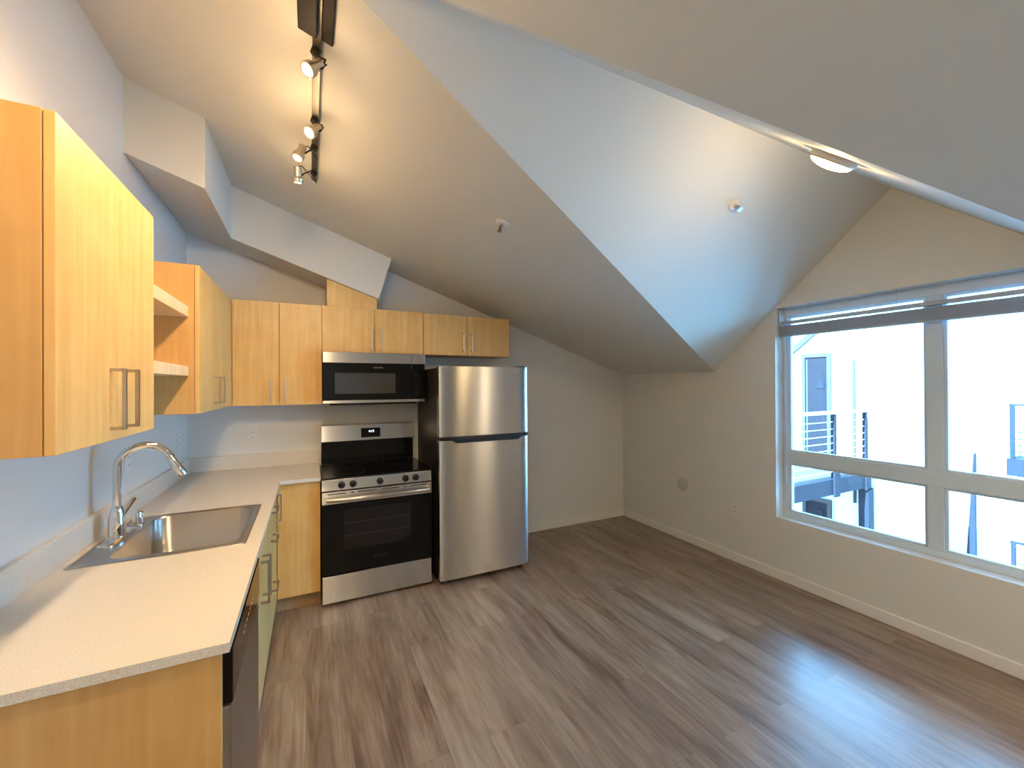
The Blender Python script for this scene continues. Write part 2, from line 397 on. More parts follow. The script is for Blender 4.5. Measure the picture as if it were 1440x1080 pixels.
def sprinkler(p, n, label):
    p = Vector(p); n = Vector(n).normalized()
    t = thing('fire_sprinkler', label, 'sprinkler', p)
    obj('escutcheon', lathe(bmesh.new(), p+n*.001, -n, [(0, .036), (.004, .036), (.010, .028), (.013, .013)], 32), 'white', t, smooth=True)
    obj('sprinkler_body', lathe(bmesh.new(), p-n*.012, -n, [(0, .010), (.018, .010), (.020, .006), (.022, .0055)], 20), 'nickel', t, smooth=True)
    u, v = frame_of(n); bm = bmesh.new()
    for s in (-1, 1): tube(bm, [p-n*.030+u*.008*s, p-n*.040+u*.014*s, p-n*.052+u*.004*s], .002, 8)
    tube(bm, [p-n*.03, p-n*.05], .0018, 8)
    obj('sprinkler_arms', bm, 'dark', t, smooth=True)
    obj('deflector', lathe(bmesh.new(), p-n*.052, -n, [(0, .014), (.0015, .014)], 20), 'nickel', t)
sprinkler((1.751, -1.671, A(1.751)), (S, 0, 1), 'small sprinkler head on the warm sloped ceiling above the fridge')
sprinkler((2.92, -2.215, ZR-MD*abs(-2.215-YR)), (0, MD, 1), 'small sprinkler head on the dormer slope near the round ceiling light')

# ------------------------------------------------------------------ cabinet helpers
def pull(p, axis, length, face, depth=.034):
    """flat bar pull. p centre on the face; axis 'z' or 'y'/'x' run; face = outward dir"""
    bm = bmesh.new(); x, y, z = p; w = .0055; t = .0045
    if face == 'x':
        if axis == 'z':
            h = length/2
            bx(bm, x+depth-2*t, x+depth, y-w, y+w, z-h, z+h)
            for s in (-1, 1): bx(bm, x-.001, x+depth-t, y-w, y+w, z+s*(h-t)-t, z+s*(h-t)+t)
        else:
            h = length/2
            bx(bm, x+depth-2*t, x+depth, y-h, y+h, z-w, z+w)
            for s in (-1, 1): bx(bm, x-.001, x+depth-t, y+s*(h-t)-t, y+s*(h-t)+t, z-w, z+w)
    else:
        h = length/2
        bx(bm, x-w, x+w, y-depth, y-depth+2*t, z-h, z+h)
        for s in (-1, 1): bx(bm, x-w, x+w, y-depth+t, y+.001, z+s*(h-t)-t, z+s*(h-t)+t)
    return bm

def cab_left(label, y0, y1, z0, z1, xf, seams, handles, cat='cabinet', name='wall_cabinet', xb=0, group=None, carc_y1=None):
    """cabinet on the left wall, doors facing +x; y0<y1"""
    t = thing(name, label, cat, (xf/2, (y0+y1)/2, z0), group)
    obj('cabinet_body', B(xb+.001, xf-.021, y0, carc_y1 if carc_y1 is not None else y1, z0, z1), 'wood_side', t, .001)
    bm = B(xf-.0213, xf-.0185, y0+.004, y1-.004, z0+.004, z1-.004)
    obj('shadow_gap', bm, 'gap', t)
    ys = [y0]+seams+[y1]
    for i in range(len(ys)-1):
        g = .0018
        d = obj('door', B(xf-.019, xf, ys[i]+g, ys[i+1]-g, z0+.001, z1-.001), 'wood', t, .0012)
        for (hy, hz, hl) in [h for h in handles if ys[i] < h[0] < ys[i+1]]:
            obj('handle', pull((xf, hy, hz), 'z', hl, 'x'), 'nickel', d, .0008)
    return t

def cab_back(label, x0, x1, z0, z1, yf, seams, handles, name='wall_cabinet', bx0=None):
    t = thing(name, label, 'cabinet', ((x0+x1)/2, yf/2, z0))
    obj('cabinet_body', B(x0 if bx0 is None else bx0, x1, yf+.021, -.001, z0, z1), 'wood_side', t, .001)
    obj('shadow_gap', B(x0+.004, x1-.004, yf+.0185, yf+.0213, z0+.004, z1-.004), 'gap', t)
    xs = [x0]+seams+[x1]
    for i in range(len(xs)-1):
        g = .0018
        d = obj('door', B(xs[i]+g, xs[i+1]-g, yf, yf+.019, z0+.001, z1-.001), 'wood', t, .0012)
        for (hx, hz, hl) in [h for h in handles if xs[i] < h[0] < xs[i+1]]:
            obj('handle', pull((hx, yf, hz), 'z', hl, 'y'), 'nickel', d, .0008)
    return t

UF = .3154
cab_left('nearest tall maple wall cabinet with two doors above the counter end', -2.512, -1.895, 1.364, 2.100, UF, [-2.200], [(-2.243, 1.478, .168), (-2.150, 1.478, .168)])
cab_left('maple wall cabinet with paired pulls in the far left corner', -1.240, -.3176, 1.378, 2.105, UF, [-.820], [(-.895, 1.492, .155), (-.770, 1.492, .155)], carc_y1=-.001)
for z0, z1, lb in ((1.848, 1.900, 'upper thick open maple shelf between the left wall cabinets'), (1.562, 1.610, 'lower thick open maple shelf between the left wall cabinets')):
    tag(obj('wall_shelf', B(.001, .272, -1.894, -1.241, z0, z1), 'wood_light', bevel=.0015), lb, 'shelf', 'open shelves on the left wall')
cab_back('maple wall cabinet with two tall doors left of the microwave', .3160, .882, 1.374, 2.117, -UF, [.602], [(.551, 1.483, .170), (.640, 1.483, .170)])
cab_back('short maple wall cabinet directly above the microwave', .8825, 1.6495, 1.771, 2.119, -UF, [1.262], [(1.236, 1.877, .170), (1.304, 1.877, .170)])
cab_back('short maple wall cabinet above the refrigerator', 1.650, 2.444, 1.768, 2.113, -UF, [2.037], [(1.995, 1.881, .160), (2.074, 1.881, .160)])
bm = bmesh.new()
def SB(x): return A(x)-H
prism(bm, [(.918, -UF+.004, 2.1195), (1.279, -UF+.004, 2.1195), (1.279, -UF+.004, SB(1.279)-.001), (.918, -UF+.004, SB(.918)-.001)], (0, .3, 0))
tag(obj('filler_panel', bm, 'wood', bevel=.001), 'sloped maple filler box between the microwave cabinet and the soffit', 'panel')

# ------------------------------------------------------------------ counter, base cabinets
CZ = .888; CX = .6225; CYE = -2.518; TH = .024
SKX0, SKX1, SKY0, SKY1 = .042, .570, -1.795, -1.178
BX0, BX1, BY0, BY1 = .140, .536, -1.755, -1.212
bm = bmesh.new(); zb = CZ-TH
hx0, hx1, hy0, hy1 = SKX0+.015, SKX1-.015, SKY0+.015, SKY1-.015
bx(bm, .001, CX, CYE, hy0, zb, CZ); bx(bm, .001, hx0, hy0, hy1, zb, CZ); bx(bm, hx1, CX, hy0, hy1, zb, CZ)
bx(bm, .001, CX, hy1, -.001, zb, CZ); bx(bm, CX, .864, -.6225, -.001, zb, CZ)
bmesh.ops.remove_doubles(bm, verts=bm.verts, dist=1e-5)
ct = tag(obj('countertop', bm, 'quartz'), 'L-shaped cream quartz countertop with the sink set in it', 'countertop')
bm = bmesh.new(); bx(bm, .001, .020, CYE, -.001, CZ, CZ+.105); bx(bm, .020, .864, -.020, -.001, CZ, CZ+.105)
obj('backsplash', bm, 'quartz', ct, .0015)

XF = .600
tag(obj('end_panel', B(.001, .603, -2.5015, -2.486, 0, zb-.0005), 'wood_side', bevel=.001), 'maple end panel closing the near end of the counter run', 'panel')
# dishwasher
t = thing('dishwasher', 'built-in dishwasher with black control strip under the near counter', 'dishwasher', (.3, -2.18, 0))
obj('dishwasher_tub', B(.03, .575, -2.484, -1.874, .10, zb-.004), 'dark', t)
obj('door', B(.577, .620, -2.484, -1.876, .115, .712), 'dwsteel', t, .004)
cp = obj('control_panel', B(.577, .624, -2.484, -1.876, .716, zb-.006), 'blackglass', t, .005)
bm = bmesh.new()
for i in range(7): bx(bm, .6238, .6246, -2.30+i*.035, -2.282+i*.035, .790, .794)
obj('button_marks', bm, 'text', cp)
obj('toe_kick', B(.50, .53, -2.484, -1.876, 0, .113), 'black', t)
# sink base, drawers, corner
def base_left(label, y0, y1, parts, cat='cabinet', name='base_cabinet'):
    t = thing(name, label, cat, (.3, (y0+y1)/2, 0))
    bm = bmesh.new()
    if name == 'sink_cabinet':
        bx(bm, .02, .579, y0, y0+.016, .10, zb-.001); bx(bm, .02, .579, y1-.016, y1, .10, zb-.001)
        bx(bm, .02, .579, y0, y1, .10, .118); bx(bm, .563, .579, y0, y1, .78, zb-.001)
    else: bx(bm, .02, .579, y0, y1, .10, zb-.001)
    obj('cabinet_body', bm, 'wood_side', t)
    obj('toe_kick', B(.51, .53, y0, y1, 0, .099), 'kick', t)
    for (kind, a, b, z0, z1, h) in parts:
        d = obj(kind, B(.581, XF, a+.0018, b-.0018, z0, z1), 'wood', t, .0012)
        if h:
            hy, hz, ax, ln = h; obj('handle', pull((XF, hy, hz), ax, ln, 'x', .036), 'nickel', d, .0008)
base_left('maple sink cabinet beside the dishwasher with two doors', -1.872, -1.190, [('door', -1.872, -1.531, .105, .855, (-1.572, .632, 'z', .19)), ('door', -1.531, -1.190, .105, .855, (-1.488, .632, 'z', .19))], name='sink_cabinet')
base_left('narrow maple drawer stack between the sink cabinet and the corner', -1.188, -.790, [('drawer', -1.188, -.790, .715, .855, (-.985, .80, 'y', .13)), ('drawer', -1.188, -.790, .430, .710, (-.985, .64, 'y', .13)), ('drawer', -1.188, -.790, .105, .425, (-.985, .36, 'y', .13))])
base_left('narrow maple corner cabinet door with a vertical pull', -.788, -.606, [('door', -.788, -.606, .105, .855, (-.700, .735, 'z', .17))])
t = thing('base_cabinet', 'plain maple corner base cabinet next to the stove', 'cabinet', (.72, -.3, 0))
obj('cabinet_body', B(.58, .858, -.579, -.03, .10, zb-.001), 'wood_side', t)
obj('door', B(.604, .860, -.600, -.581, .105, .860), 'wood', t, .0012)
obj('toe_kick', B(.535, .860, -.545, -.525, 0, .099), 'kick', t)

# ------------------------------------------------------------------ sink and faucet
t = thing('kitchen_sink', 'stainless drop-in sink with a rounded basin in the countertop', 'sink', ((BX0+BX1)/2, (BY0+BY1)/2, CZ))
def rrect(x0, x1, y0, y1, r, z, n=6):
    out = []
    for cx, cy, a0 in ((x1-r, y1-r, 0), (x0+r, y1-r, 90), (x0+r, y0+r, 180), (x1-r, y0+r, 270)):
        for i in range(n+1):
            a = math.radians(a0+90*i/n); out.append((cx+r*math.cos(a), cy+r*math.sin(a), z))
    return out
bm = bmesh.new()
def loft(bm, loops, close_last=True):
    rings = [[bm.verts.new(p) for p in lp] for lp in loops]; n = len(rings[0])
    for a, b in zip(rings, rings[1:]):
        for i in range(n): bm.faces.new((a[i], a[(i+1) % n], b[(i+1) % n], b[i]))
    if close_last: bm.faces.new(rings[-1])
loft(bm, [rrect(SKX0, SKX1, SKY0, SKY1, .012, CZ+.0005), rrect(SKX0+.002, SKX1-.002, SKY0+.002, SKY1-.002, .012, CZ+.004),
          rrect(SKX0+.010, SKX1-.010, SKY0+.010, SKY1-.010, .010, CZ+.0045), rrect(SKX0+.013, SKX1-.013, SKY0+.013, SKY1-.013, .010, CZ+.002),
          rrect(BX0-.004, BX1+.004, BY0-.004, BY1+.004, .062, CZ+.002),
          rrect(BX0, BX1, BY0, BY1, .060, CZ-.003), rrect(BX0+.008, BX1-.008, BY0+.008, BY1-.008, .058, CZ-.150),
          rrect(BX0+.025, BX1-.025, BY0+.025, BY1-.025, .050, CZ-.178), rrect(BX0+.17, BX1-.17, BY0+.24, BY1-.24, .02, CZ-.186)])
obj('basin', bm, 'steel_sink', t, smooth=True)
obj('drain', lathe(bmesh.new(), ((BX0+BX1)/2, (BY0+BY1)/2, CZ-.186), (0, 0, 1), [(0, .045), (.004, .045), (.005, .036), (.002, .034), (.002, 0)], 32), 'chrome', t, smooth=True)

FX, FY = .088, -1.490; FZ = CZ+.0025
t = thing('faucet', 'tall chrome gooseneck pull-down faucet behind the sink', 'faucet', (FX, FY, FZ))
bm = bmesh.new(); loft(bm, [rrect(FX-.028, FX+.028, FY-.125, FY+.125, .027, FZ), rrect(FX-.028, FX+.028, FY-.125, FY+.125, .027, FZ+.006), rrect(FX-.022, FX+.022, FY-.118, FY+.118, .021, FZ+.011)])
obj('base_plate', bm, 'chrome', t, smooth=True)
obj('faucet_body', lathe(bmesh.new(), (FX, FY, FZ+.010), (0, 0, 1), [(0, .027), (.01, .028), (.05, .027), (.09, .023), (.115, .018), (.125, .0145)], 32), 'chrome', t, smooth=True)
R_ = .086; zc = FZ+.287; dv = Vector((.95, .25, 0)).normalized()
pts = [Vector((FX, FY, FZ+.12)), Vector((FX, FY, FZ+.2)), Vector((FX, FY, zc))]
for i in range(1, 17):
    a = PI*i/16*.88; pts.append(Vector((FX, FY, zc))+dv*(R_-R_*math.cos(a))+Vector((0, 0, R_*math.sin(a))))
obj('spout', tube(bmesh.new(), pts, .0145, 20), 'chrome', t, smooth=True)
e = pts[-1]; dd = (pts[-1]-pts[-2]).normalized()
obj('spray_head', lathe(bmesh.new(), e-dd*.004, dd, [(0, .0165), (.014, .0165), (.016, .0145), (.050, .0180), (.095, .0215), (.102, .020), (.104, .010)], 28), 'chrome', t, smooth=True)
bm = bmesh.new(); lathe(bm, (FX, FY+.02, FZ+.068), (0, 1, .15), [(0, .015), (.022, .014), (.026, .010)], 20)
tube(bm, [(FX, FY+.030, FZ+.074), (FX+.006, FY+.060, FZ+.092), (FX+.014, FY+.125, FZ+.130)], [.010, .009, .0115], 14)
obj('lever_handle', bm, 'chrome', t, smooth=True)
tag(obj('air_gap', lathe(bmesh.new(), (.100, -1.305, CZ+.0025), (0, 0, 1), [(0, .025), (.004, .025), (.006, .019), (.05, .019), (.057, .017), (.060, .012)], 28), 'chrome', smooth=True), 'short chrome air gap cap right of the faucet', 'air gap')

# ------------------------------------------------------------------ range
RX0, RX1, RF = .868, 1.628, -.640
t = thing('stove', 'freestanding stainless and black electric stove with five knobs', 'stove', ((RX0+RX1)/2, -.33, 0))
obj('stove_body', B(RX0+.002, RX1-.002, -.600, -.03, .02, .868), 'black', t, .003)
ck = bmesh.new(); bx(ck, RX0, RX1, -.632, -.075, .868, .880)
ck = obj('cooktop', ck, 'blackglass', t, .004)
for cx, cy, r in ((1.06, -.46, .105), (1.44, -.46, .085), (1.06, -.21, .08), (1.44, -.21, .105)):
    bm = bmesh.new(); lathe(bm, (cx, cy, .8801), (0, 0, 1), [(0, r), (.0002, r), (.0002, r-.003)], 40)
    bm.faces.ensure_lookup_table(); bmesh.ops.delete(bm, geom=[f for f in bm.faces if len(f.verts) > 8], context='FACES')
    obj('burner_ring', bm, 'dark', ck)
pn = bmesh.new(); prism(pn, [(RX0, RF, .790), (RX0, RF+.012, .866), (RX0, -.598, .866), (RX0, -.598, .790)], (RX1-RX0, 0, 0))
pn = obj('control_panel', pn, 'steel', t, .003)
for kx in (.995, 1.070, 1.252, 1.432, 1.508):
    bm = bmesh.new(); lathe(bm, (kx, RF+.004, .826), (0, -1, .12), [(0, .0235), (.006, .0235), (.010, .019), (.026, .017), (.028, .014)], 28)
    bx(bm, kx-.004, kx+.004, RF-.032, RF-.015, .812, .848)
    obj('knob', bm, 'black', pn, smooth=True)
dr = obj('oven_door', B(RX0+.002, RX1-.002, RF, -.602, .212, .783), 'black', t, .003)
obj('glass_panel', B(RX0+.003, RX1-.003, RF-.003, RF, .216, .698), 'blackglass', dr)
bm = bmesh.new(); bx(bm, RX0+.002, RX1-.002, RF-.004, RF+.001, .700, .783)
trm = obj('door_band', bm, 'steel', dr, .001)
bm = bmesh.new()
for a, b in ((.905, 1.02), (1.055, 1.075), (1.10, 1.225), (1.265, 1.385), (1.415, 1.44), (1.465, 1.59)): bx(bm, a, b, RF-.0046, RF-.003, .7655, .771)
obj('vent_slot', bm, 'black', dr)
obj('oven_window', B(1.007, 1.470, RF-.0036, RF-.002, .372, .652), 'ovenwin', dr)
bm = bmesh.new()
for z in (.556, .468): bx(bm, 1.012, 1.465, RF-.0039, RF-.0034, z, z+.0035)
obj('oven_rack', bm, 'fridge_side', dr)
text('brand_lettering', 'FRIGIDAIRE', .018, (1.255, RF-.0036, .298), (PI/2, 0, 0), 'fridge_side', dr, 1.15)
bm = bmesh.new(); hp = []
for i in range(21):
    u = i/20; hp.append((RX0+.03+u*(RX1-RX0-.06), RF-.030-.022*math.sin(PI*u)**.6, .735))
tube(bm, hp, .0145, 16)
for s in (0, -1): bx(bm, hp[s][0]-.012, hp[s][0]+.012, RF-.040, RF-.002, .722, .748)
obj('handle', bm, 'steel', dr, smooth=True)
obj('storage_drawer', B(RX0+.002, RX1-.002, RF, -.602, .022, .207), 'steel', t, .004)
bg = bmesh.new()
prism(bg, [(RX0+.012, -.062, .880), (RX0+.012, -.055, 1.052), (RX0+.012, -.03, 1.052), (RX0+.012, -.03, .880)], (RX1-RX0-.024, 0, 0))
bg = obj('backguard', bg, 'blackglass', t, .002)
bm = bmesh.new(); prism(bm, [(RX0+.012, -.100, 1.060), (RX0+.012, -.083, 1.190), (RX0+.012, -.034, 1.196), (RX0+.012, -.030, 1.053), (RX0+.012, -.080, 1.053)], (RX1-RX0-.024, 0, 0))
gp = obj('display_panel', bm, 'steel', bg, .003)
ta = math.atan2(.017, .13)
bm = bmesh.new(); prism(bm, [(1.180, -.0985, 1.082), (1.180, -.0885, 1.158), (1.180, -.080, 1.158), (1.180, -.080, 1.082)], (.154, 0, 0))
dsp = obj('clock_display', bm, 'blackglass', gp)
text('clock_digits', '4:13', .026, (1.262, -.0938, 1.131), (PI/2-ta, 0, 0), 'led', dsp, 1.0)

# ------------------------------------------------------------------ microwave
MX0, MX1, MZ0, MZ1, MF = .884, 1.640, 1.375, 1.764, -.402
t = thing('microwave', 'over-the-range stainless and black microwave above the stove', 'microwave', ((MX0+MX1)/2, -.2, MZ0))
obj('microwave_body', B(MX0+.002, MX1-.002, MF+.03, -.001, MZ0+.004, MZ1), 'black', t, .002)
obj('door', B(MX0, 1.532, MF, MF+.029, MZ0+.030, 1.682), 'blackglass', t, .002)
obj('door_window', B(.966, 1.405, MF-.0012, MF+.004, 1.452, 1.608), 'mwwin', t)
cpn = obj('control_panel', B(1.534, MX1, MF, MF+.029, MZ0+.030, 1.682), 'blackglass', t, .002)
for r in range(6):
    for c in range(3): obj('key', B(1.556+c*.024, 1.567+c*.024, MF-.0006, MF, 1.452+r*.028, 1.4545+r*.028), 'fridge_side', cpn)
obj('top_band', B(MX0, MX1, MF-.001, MF+.029, 1.684, MZ1), 'steel', t, .002)
obj('bottom_band', B(MX0, MX1, MF-.001, MF+.029, MZ0+.006, MZ0+.028), 'steel', t, .002)
bm = bmesh.new(); bx(bm, MX0+.05, MX1-.06, -.36, -.05, MZ0-.010, MZ0+.006)
obj('grease_filter', bm, 'dark', t, .002)
obj('band_seam', B(1.532, 1.534, MF-.0014, MF, 1.684, MZ1), 'black', t)
text('brand_lettering', 'FRIGIDAIRE', .012, (1.275, MF-.001, 1.650), (PI/2, 0, 0), 'text', t, 1.15)

# ------------------------------------------------------------------ fridge
GX0, GX1, GF = 1.662, 2.412, -.737
t = thing('refrigerator', 'tall stainless top-freezer refrigerator with black sides', 'refrigerator', ((GX0+GX1)/2, -.38, 0))
obj('fridge_cabinet', B(GX0+.003, GX1-.003, -.660, -.04, .035, 1.645), 'fridge_side', t, .004)
def fdoor(z0, z1, nm):
    bm = bmesh.new(); n = 60; prof = []
    w = GX1-GX0
    for i in range(n+1):
        u = .5-.5*math.cos(PI*i/n); e = min(u, 1-u)*w
        rnd = .006*(1-math.sqrt(max(0, 1-((.006-e)/.006)**2))) if e < .006 else 0
        prof.append((GX0+u*w, GF+.013*abs(2*u-1)**7+rnd))
    pts = [(x, y, z0) for x, y in prof]+[(GX1, -.668, z0), (GX0, -.668, z0)]
    prism(bm, pts, (0, 0, z1-z0))
    return obj(nm, bm, 'steel', t, smooth=True, bevel=.002)
fz = fdoor(1.122, 1.656, 'freezer_door'); ld = fdoor(.048, 1.096, 'fridge_door')
obj('door_gasket', B(GX0+.01, GX1-.01, -.668, -.660, .05, 1.65), 'black', t)
bm = bmesh.new()
prism(bm, [(GX0+.006, GF-.006, 1.121), (GX1-.006, GF-.006, 1.121), (GX1-.004, GF-.006, 1.112), (GX1-.055, GF-.010, 1.103), (GX1-.10, GF-.012, 1.074), (GX0+.13, GF-.012, 1.074), (GX0+.085, GF-.010, 1.103), (GX0+.004, GF-.006, 1.110)], (0, .050, 0))
obj('handle', bm, 'black', t, .002)
obj('gap_strip', B(GX0+.004, GX1-.004, GF+.02, -.668, 1.096, 1.122), 'black', t)
bm = bmesh.new(); bx(bm, GX1-.135, GX1-.065, GF-.0065, GF+.01, 1.583, 1.599)
bd = obj('badge', bm, 'chrome', fz, .001)
text('brand_lettering', 'FRIGIDAIRE', .0095, (GX1-.100, GF-.0068, 1.591), (PI/2, 0, 0), 'dark', bd, 1.1)
obj('hinge_cover', B(GX1-.10, GX1-.02, -.72, -.60, 1.645, 1.664), 'fridge_side', t, .004)
for x in (GX0+.045, GX1-.04):
    bm = bmesh.new(); lathe(bm, (x, -.665, .0), (0, 0, 1), [(0, .019), (.010, .019), (.012, .009), (.036, .009)], 20)
    obj('foot', bm, 'track', t, smooth=True)
obj('kick_grille', B(GX0+.02, GX1-.02, -.640, -.62, .012, .036), 'black', t)

# ------------------------------------------------------------------ track light
nA = Vector((S, 0, 1)).normalized()
TX = .832; tz = A(TX)
tr = thing('track_light', 'dark metal ceiling track with a row of swivelling spot heads', 'track light', (TX, -1.9, tz-.02))
def slab(bm, xa, xb, ya, yb, d0, d1):
    """box laid on the sloped ceiling, d0..d1 = depth below it"""
    p = []
    for d in (d0, d1):
        for x, y in ((xa, ya), (xb, ya), (xb, yb), (xa, yb)): p.append(Vector((x, y, A(x)))-nA*d)
    v = [bm.verts.new(q) for q in p]
    for f in ((3,2,1,0),(4,5,6,7),(0,1,5,4),(1,2,6,5),(2,3,7,6),(3,0,4,7)): bm.faces.new([v[i] for i in f])
    return bm
obj('track_rail', slab(bmesh.new(), TX-.014, TX+.014, -3.6, -1.085, .0, .020), 'track', tr, .0015)
obj('ceiling_canopy', slab(bmesh.new(), TX+.012, TX+.047, -2.42, -2.165, 0, .012), 'dark', tr, .003)
obj('power_box', slab(bmesh.new(), TX-.050, TX+.006, -2.52, -2.20, .020, .046), 'dark', tr, .004)
def head(yj, lens, aim, lit=True, spot=0):
    """yj: y of the mount on the track; lens: centre of the lamp face; aim: direction"""
    lens = Vector(lens); aim = Vector(aim).normalized()
    j = Vector((TX, yj, A(TX)))-nA*.020
    bk = lens-aim*.075
    h = obj('lamp_head', lathe(bmesh.new(), bk, aim, [(0, .010), (.003, .017), (.045, .018), (.048, .022), (.052, .026), (.073, .026), (.075, .024)], 28), 'nickel', tr, smooth=True)
    obj('lamp_lens', lathe(bmesh.new(), lens-aim*.004, aim, [(0, .0225), (.003, .0215), (.0055, .012), (.006, 0)], 28), 'lens' if lit else 'white', h, smooth=True)
    bm = bmesh.new(); lathe(bm, j+nA*.004, -nA, [(0, .016), (.022, .016), (.024, .010)], 20)
    u = (bk-j); mid = j+(bk-j)*.5+Vector((.022, 0, -.004))
    tube(bm, [j-nA*.02, mid, lens-aim*.045+Vector((.024, 0, 0)), lens-aim*.035+Vector((.020, 0, 0))], .0035, 10)
    tube(bm, [j-nA*.016+Vector((0, .01, 0)), j-nA*.05+Vector((.028, .03, 0)), bk+Vector((.02, .012, .01)), bk], .0022, 8)
    obj('lamp_arm', bm, 'dark', h, smooth=True)
    if spot:
        l = bpy.data.lights.new('spot_lamp', 'SPOT'); l.energy = spot; l.color = (1, .72, .42); l.spot_size = math.radians(120); l.spot_blend = 1; l.shadow_soft_size = .02
        o = bpy.data.objects.new('spot_lamp', l); COL.objects.link(o); o.location = lens+aim*.006; o.rotation_euler = aim.to_track_quat('-Z', 'Y').to_euler()
        l = bpy.data.lights.new('lamp_spill', 'POINT'); l.energy = 1.2; l.color = (1, .66, .34); l.shadow_soft_size = .03
        o = bpy.data.objects.new('lamp_spill', l); COL.objects.link(o); o.location = lens+aim*.04
HS = 21
head(-2.12, (.794, -2.157, 2.588), (-.55, -.30, -.70), True, HS)
head(-1.70, (.799, -1.772, 2.588), (-.50, -.40, -.68), True, HS)
head(-1.47, (.751, -1.576, 2.566), (-.32, -.15, -.85), True, HS)
head(-1.20, (.749, -1.379, 2.540), (.0, .42, -.9), True, HS*.9)
head(-2.75, (.82, -2.80, 2.56), (-.10, .72, -.62), True, HS*1.9)  # this and the next head are added out of view for warm light
head(-3.20, (.80, -3.22, 2.56), (-.35, .60, -.70), True, HS*1.7)

# round surface light on the near dormer slope
nD = Vector((0, -MD, 1)).normalized()
pc = Vector((2.62, -2.85, 0)); pc.z = ZR-MD*abs(pc.y-YR)
t = thing('ceiling_light', 'small round glowing disc light mounted by the dormer ridge', 'ceiling light', pc)
obj('housing', lathe(bmesh.new(), pc+nD*.001, -nD, [(0, .086), (.018, .086), (.024, .081)], 44), 'white', t, smooth=True)
obj('diffuser', lathe(bmesh.new(), pc-nD*.0245, -nD, [(0, .076), (.006, .071), (.012, .059), (.017, .042), (.020, .02), (.021, 0)], 44), 'dome', t, smooth=True)
l = bpy.data.lights.new('puck_lamp', 'POINT'); l.energy = 5.5; l.color = (1, .68, .30); l.shadow_soft_size = .012
o = bpy.data.objects.new('puck_lamp', l); COL.objects.link(o); o.location = pc-nD*.062
def area(name, loc, d, size, e, col, spread=180):
    l = bpy.data.lights.new(name, 'AREA'); l.shape = 'DISK'; l.size = size; l.energy = e; l.color = col; l.spread = math.radians(spread)
    o = bpy.data.objects.new(name, l); COL.objects.link(o); o.location = loc; o.rotation_euler = Vector(d).to_track_quat('-Z', 'Y').to_euler(); return o
# ceiling lights added out of view behind the photographer to light the room
for lx, ly in ((3.30, -3.80), (1.1, -5.2)):
    p = Vector((lx, ly, A(lx)))
    t = thing('ceiling_light', 'added round disc light, unseen, on the slope behind the photographer, %s' % ('window side' if lx > 2 else 'kitchen side'), 'ceiling light', p)
    e_ = 13 if lx > 2 else 24
    obj('housing', lathe(bmesh.new(), p+nA*.001, -nA, [(0, .092), (.020, .092), (.026, .086)], 32), 'white', t, smooth=True)
    obj('diffuser', lathe(bmesh.new(), p-nA*.0265, -nA, [(0, .078), (.004, .070), (.0055, 0)], 32), 'lens2', t, smooth=True)
    area('puck_lamp', p-nA*.034, -nA, .14, e_, (1, .78, .52))

# ------------------------------------------------------------------ outside
FXN = 9.05
struct('ground', B(4.4, 30, -16, 14, -3.7, -3.5), 'concrete')
t = thing('neighbor_building', 'white stucco apartment building seen through the left window panes', 'building', (10.5, 4, -3.5))
obj('facade', B(FXN, 12, -.30, 12, -3.5, 4.5), 'stucco', t)
def edoor(par, y0, y1, z0, z1, nm, m='extdoor'):
    d = obj('door', B(FXN-.02, FXN+.01, y0, y1, z0, z1), m, par)
    obj('door_trim', bx(bx(B(FXN-.04, FXN+.005, y0-.06, y0, z0, z1+.07), FXN-.04, FXN+.005, y1, y1+.06, z0, z1+.07), FXN-.04, FXN+.005, y0, y1, z1, z1+.07), 'exttrim', d)
    return d
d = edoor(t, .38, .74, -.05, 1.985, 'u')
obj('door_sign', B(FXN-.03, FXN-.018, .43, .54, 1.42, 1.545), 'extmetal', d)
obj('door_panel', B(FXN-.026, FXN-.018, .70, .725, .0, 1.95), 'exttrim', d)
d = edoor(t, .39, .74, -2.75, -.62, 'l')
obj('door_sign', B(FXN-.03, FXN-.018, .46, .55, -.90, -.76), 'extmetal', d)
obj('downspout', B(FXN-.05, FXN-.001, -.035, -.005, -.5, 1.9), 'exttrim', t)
bm = bmesh.new(); prism(bm, [(FXN-.05, 1.02, 2.02), (FXN-.05, .45, 2.50), (FXN-.05, .45, 2.62), (FXN-.05, 1.02, 2.14)], (.05, 0, 0))
obj('rake_board', bm, 'exttrim', t)
t = thing('walkway', 'raised outdoor gallery walkway seen through the lower left pane', 'walkway', (7.5, .6, -.2))
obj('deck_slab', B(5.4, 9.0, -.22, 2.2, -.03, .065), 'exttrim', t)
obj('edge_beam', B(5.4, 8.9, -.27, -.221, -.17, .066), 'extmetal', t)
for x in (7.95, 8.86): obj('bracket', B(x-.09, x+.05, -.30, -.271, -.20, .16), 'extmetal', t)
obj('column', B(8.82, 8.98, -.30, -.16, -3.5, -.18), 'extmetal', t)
t = thing('cable_railing', 'metal cable railing along the left gallery walkway', 'railing', (7.2, -.24, .068), 'outdoor railings')
for x in (5.6, 6.2, 7.95, 8.86): obj('post', B(x-.03, x+.03, -.265, -.215, .068, 1.045), 'extmetal', t)
obj('top_rail', B(5.5, 8.9, -.27, -.21, 1.045, 1.09), 'cable', t)
for k in range(8): obj('cable', tube(bmesh.new(), [(5.5, -.24, .17+k*.108), (8.86, -.24, .17+k*.108)], .007, 6), 'cable', t)

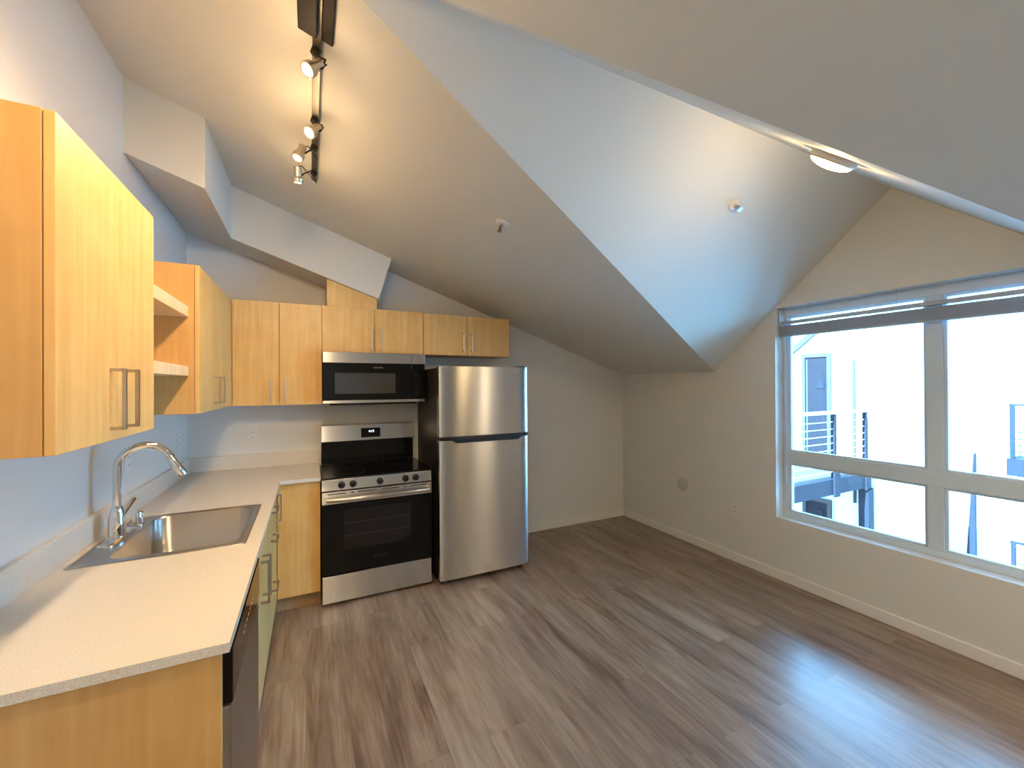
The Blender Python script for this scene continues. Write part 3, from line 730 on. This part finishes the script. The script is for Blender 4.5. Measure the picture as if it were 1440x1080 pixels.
FXF = 13.4
t = thing('neighbor_building', 'white far building filling the right window panes', 'building', (15, -5, -3.5))
obj('facade', B(FXF, 17, -14, -.35, -3.5, 6.5), 'stucco', t)
bm = bmesh.new(); prism(bm, [(12.95, -.16, -2.6), (12.95, -.315, -2.6), (12.95, -.315, .06), (12.95, -.30, .06)], (.10, 0, 0))
prism(bm, [(12.94, -.14, -2.66), (12.94, -.335, -2.66), (12.94, -.335, -2.6), (12.94, -.14, -2.6)], (.12, 0, 0)); prism(bm, [(12.94, -.14, -3.5), (12.94, -.335, -3.5), (12.94, -.335, -2.66), (12.94, -.14, -2.66)], (.12, 0, 0))
tag(obj('wedge', bm, 'extmetal'), 'recess shadow modelled as a slim dark tapered fin seen through the lower right pane', 'wedge')  # dark solid stands in for the shade of a facade recess
t = thing('balcony', 'grey balcony edge at the far right of the window', 'balcony', (12.9, -2.0, -.25))
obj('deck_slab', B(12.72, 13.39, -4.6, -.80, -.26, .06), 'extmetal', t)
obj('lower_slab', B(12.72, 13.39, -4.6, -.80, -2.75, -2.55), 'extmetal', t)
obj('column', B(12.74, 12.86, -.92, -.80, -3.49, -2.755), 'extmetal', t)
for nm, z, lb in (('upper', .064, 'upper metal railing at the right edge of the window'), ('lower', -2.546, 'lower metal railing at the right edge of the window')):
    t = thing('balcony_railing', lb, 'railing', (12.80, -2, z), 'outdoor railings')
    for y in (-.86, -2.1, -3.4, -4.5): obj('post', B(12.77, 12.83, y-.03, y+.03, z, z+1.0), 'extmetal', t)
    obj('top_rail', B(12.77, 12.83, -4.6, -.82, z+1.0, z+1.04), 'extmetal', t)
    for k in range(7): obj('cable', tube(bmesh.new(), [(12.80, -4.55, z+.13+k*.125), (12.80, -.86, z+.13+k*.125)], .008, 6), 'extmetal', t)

# ------------------------------------------------------------------ daylight
w = bpy.data.worlds.new('sky'); scene.world = w; w.use_nodes = True
bg = w.node_tree.nodes['Background']; bg.inputs['Color'].default_value = (.24, .58, 1.0, 1); bg.inputs['Strength'].default_value = 7
l = bpy.data.lights.new('sun', 'SUN'); l.energy = 92; l.angle = math.radians(.6); l.color = (.19, .56, 1)
o = bpy.data.objects.new('sun', l); COL.objects.link(o); o.rotation_euler = Vector((.72, .05, -.62)).to_track_quat('-Z', 'Y').to_euler()
l = bpy.data.lights.new('window_portal', 'AREA'); l.shape = 'RECTANGLE'; l.size = 1.45; l.size_y = 1.65; l.cycles.is_portal = True
o = bpy.data.objects.new('window_portal', l); COL.objects.link(o); o.location = (4.26, (WY0+WY1)/2, (WZ0+WZ1)/2); o.rotation_euler = Vector((-1, 0, 0)).to_track_quat('-Z', 'Z').to_euler()

l = bpy.data.lights.new('side_portal', 'AREA'); l.shape = 'RECTANGLE'; l.size = LY1-LY0; l.size_y = LZ1-LZ0; l.cycles.is_portal = True
o = bpy.data.objects.new('side_portal', l); COL.objects.link(o); o.location = (-.21, (LY0+LY1)/2, (LZ0+LZ1)/2); o.rotation_euler = Vector((1, 0, 0)).to_track_quat('-Z', 'Z').to_euler()

# ------------------------------------------------------------------ camera
C_ = Vector((.8006, -3.724, 1.5095)); yaw, pit, rol, F_ = math.radians(26.0937), math.radians(.1681), math.radians(-.315), 579.9
Fv = Vector((math.sin(yaw)*math.cos(pit), math.cos(yaw)*math.cos(pit), math.sin(pit))); Rv = Vector((math.cos(yaw), -math.sin(yaw), 0)); Uv = Rv.cross(Fv)
R2 = Rv*math.cos(rol)+Uv*math.sin(rol); U2 = -Rv*math.sin(rol)+Uv*math.cos(rol)
cam = bpy.data.cameras.new('camera'); co = bpy.data.objects.new('camera', cam); COL.objects.link(co)
mt = Matrix((R2, U2, -Fv)).transposed().to_4x4(); mt.translation = C_; co.matrix_world = mt
cam.sensor_fit = 'HORIZONTAL'; cam.sensor_width = 36; cam.lens = F_/1440*36; cam.clip_start = .02; cam.clip_end = 200
scene.camera = co
scene.view_settings.view_transform = 'Standard'; scene.view_settings.look = 'None'; scene.view_settings.gamma = 1; scene.view_settings.exposure = .38
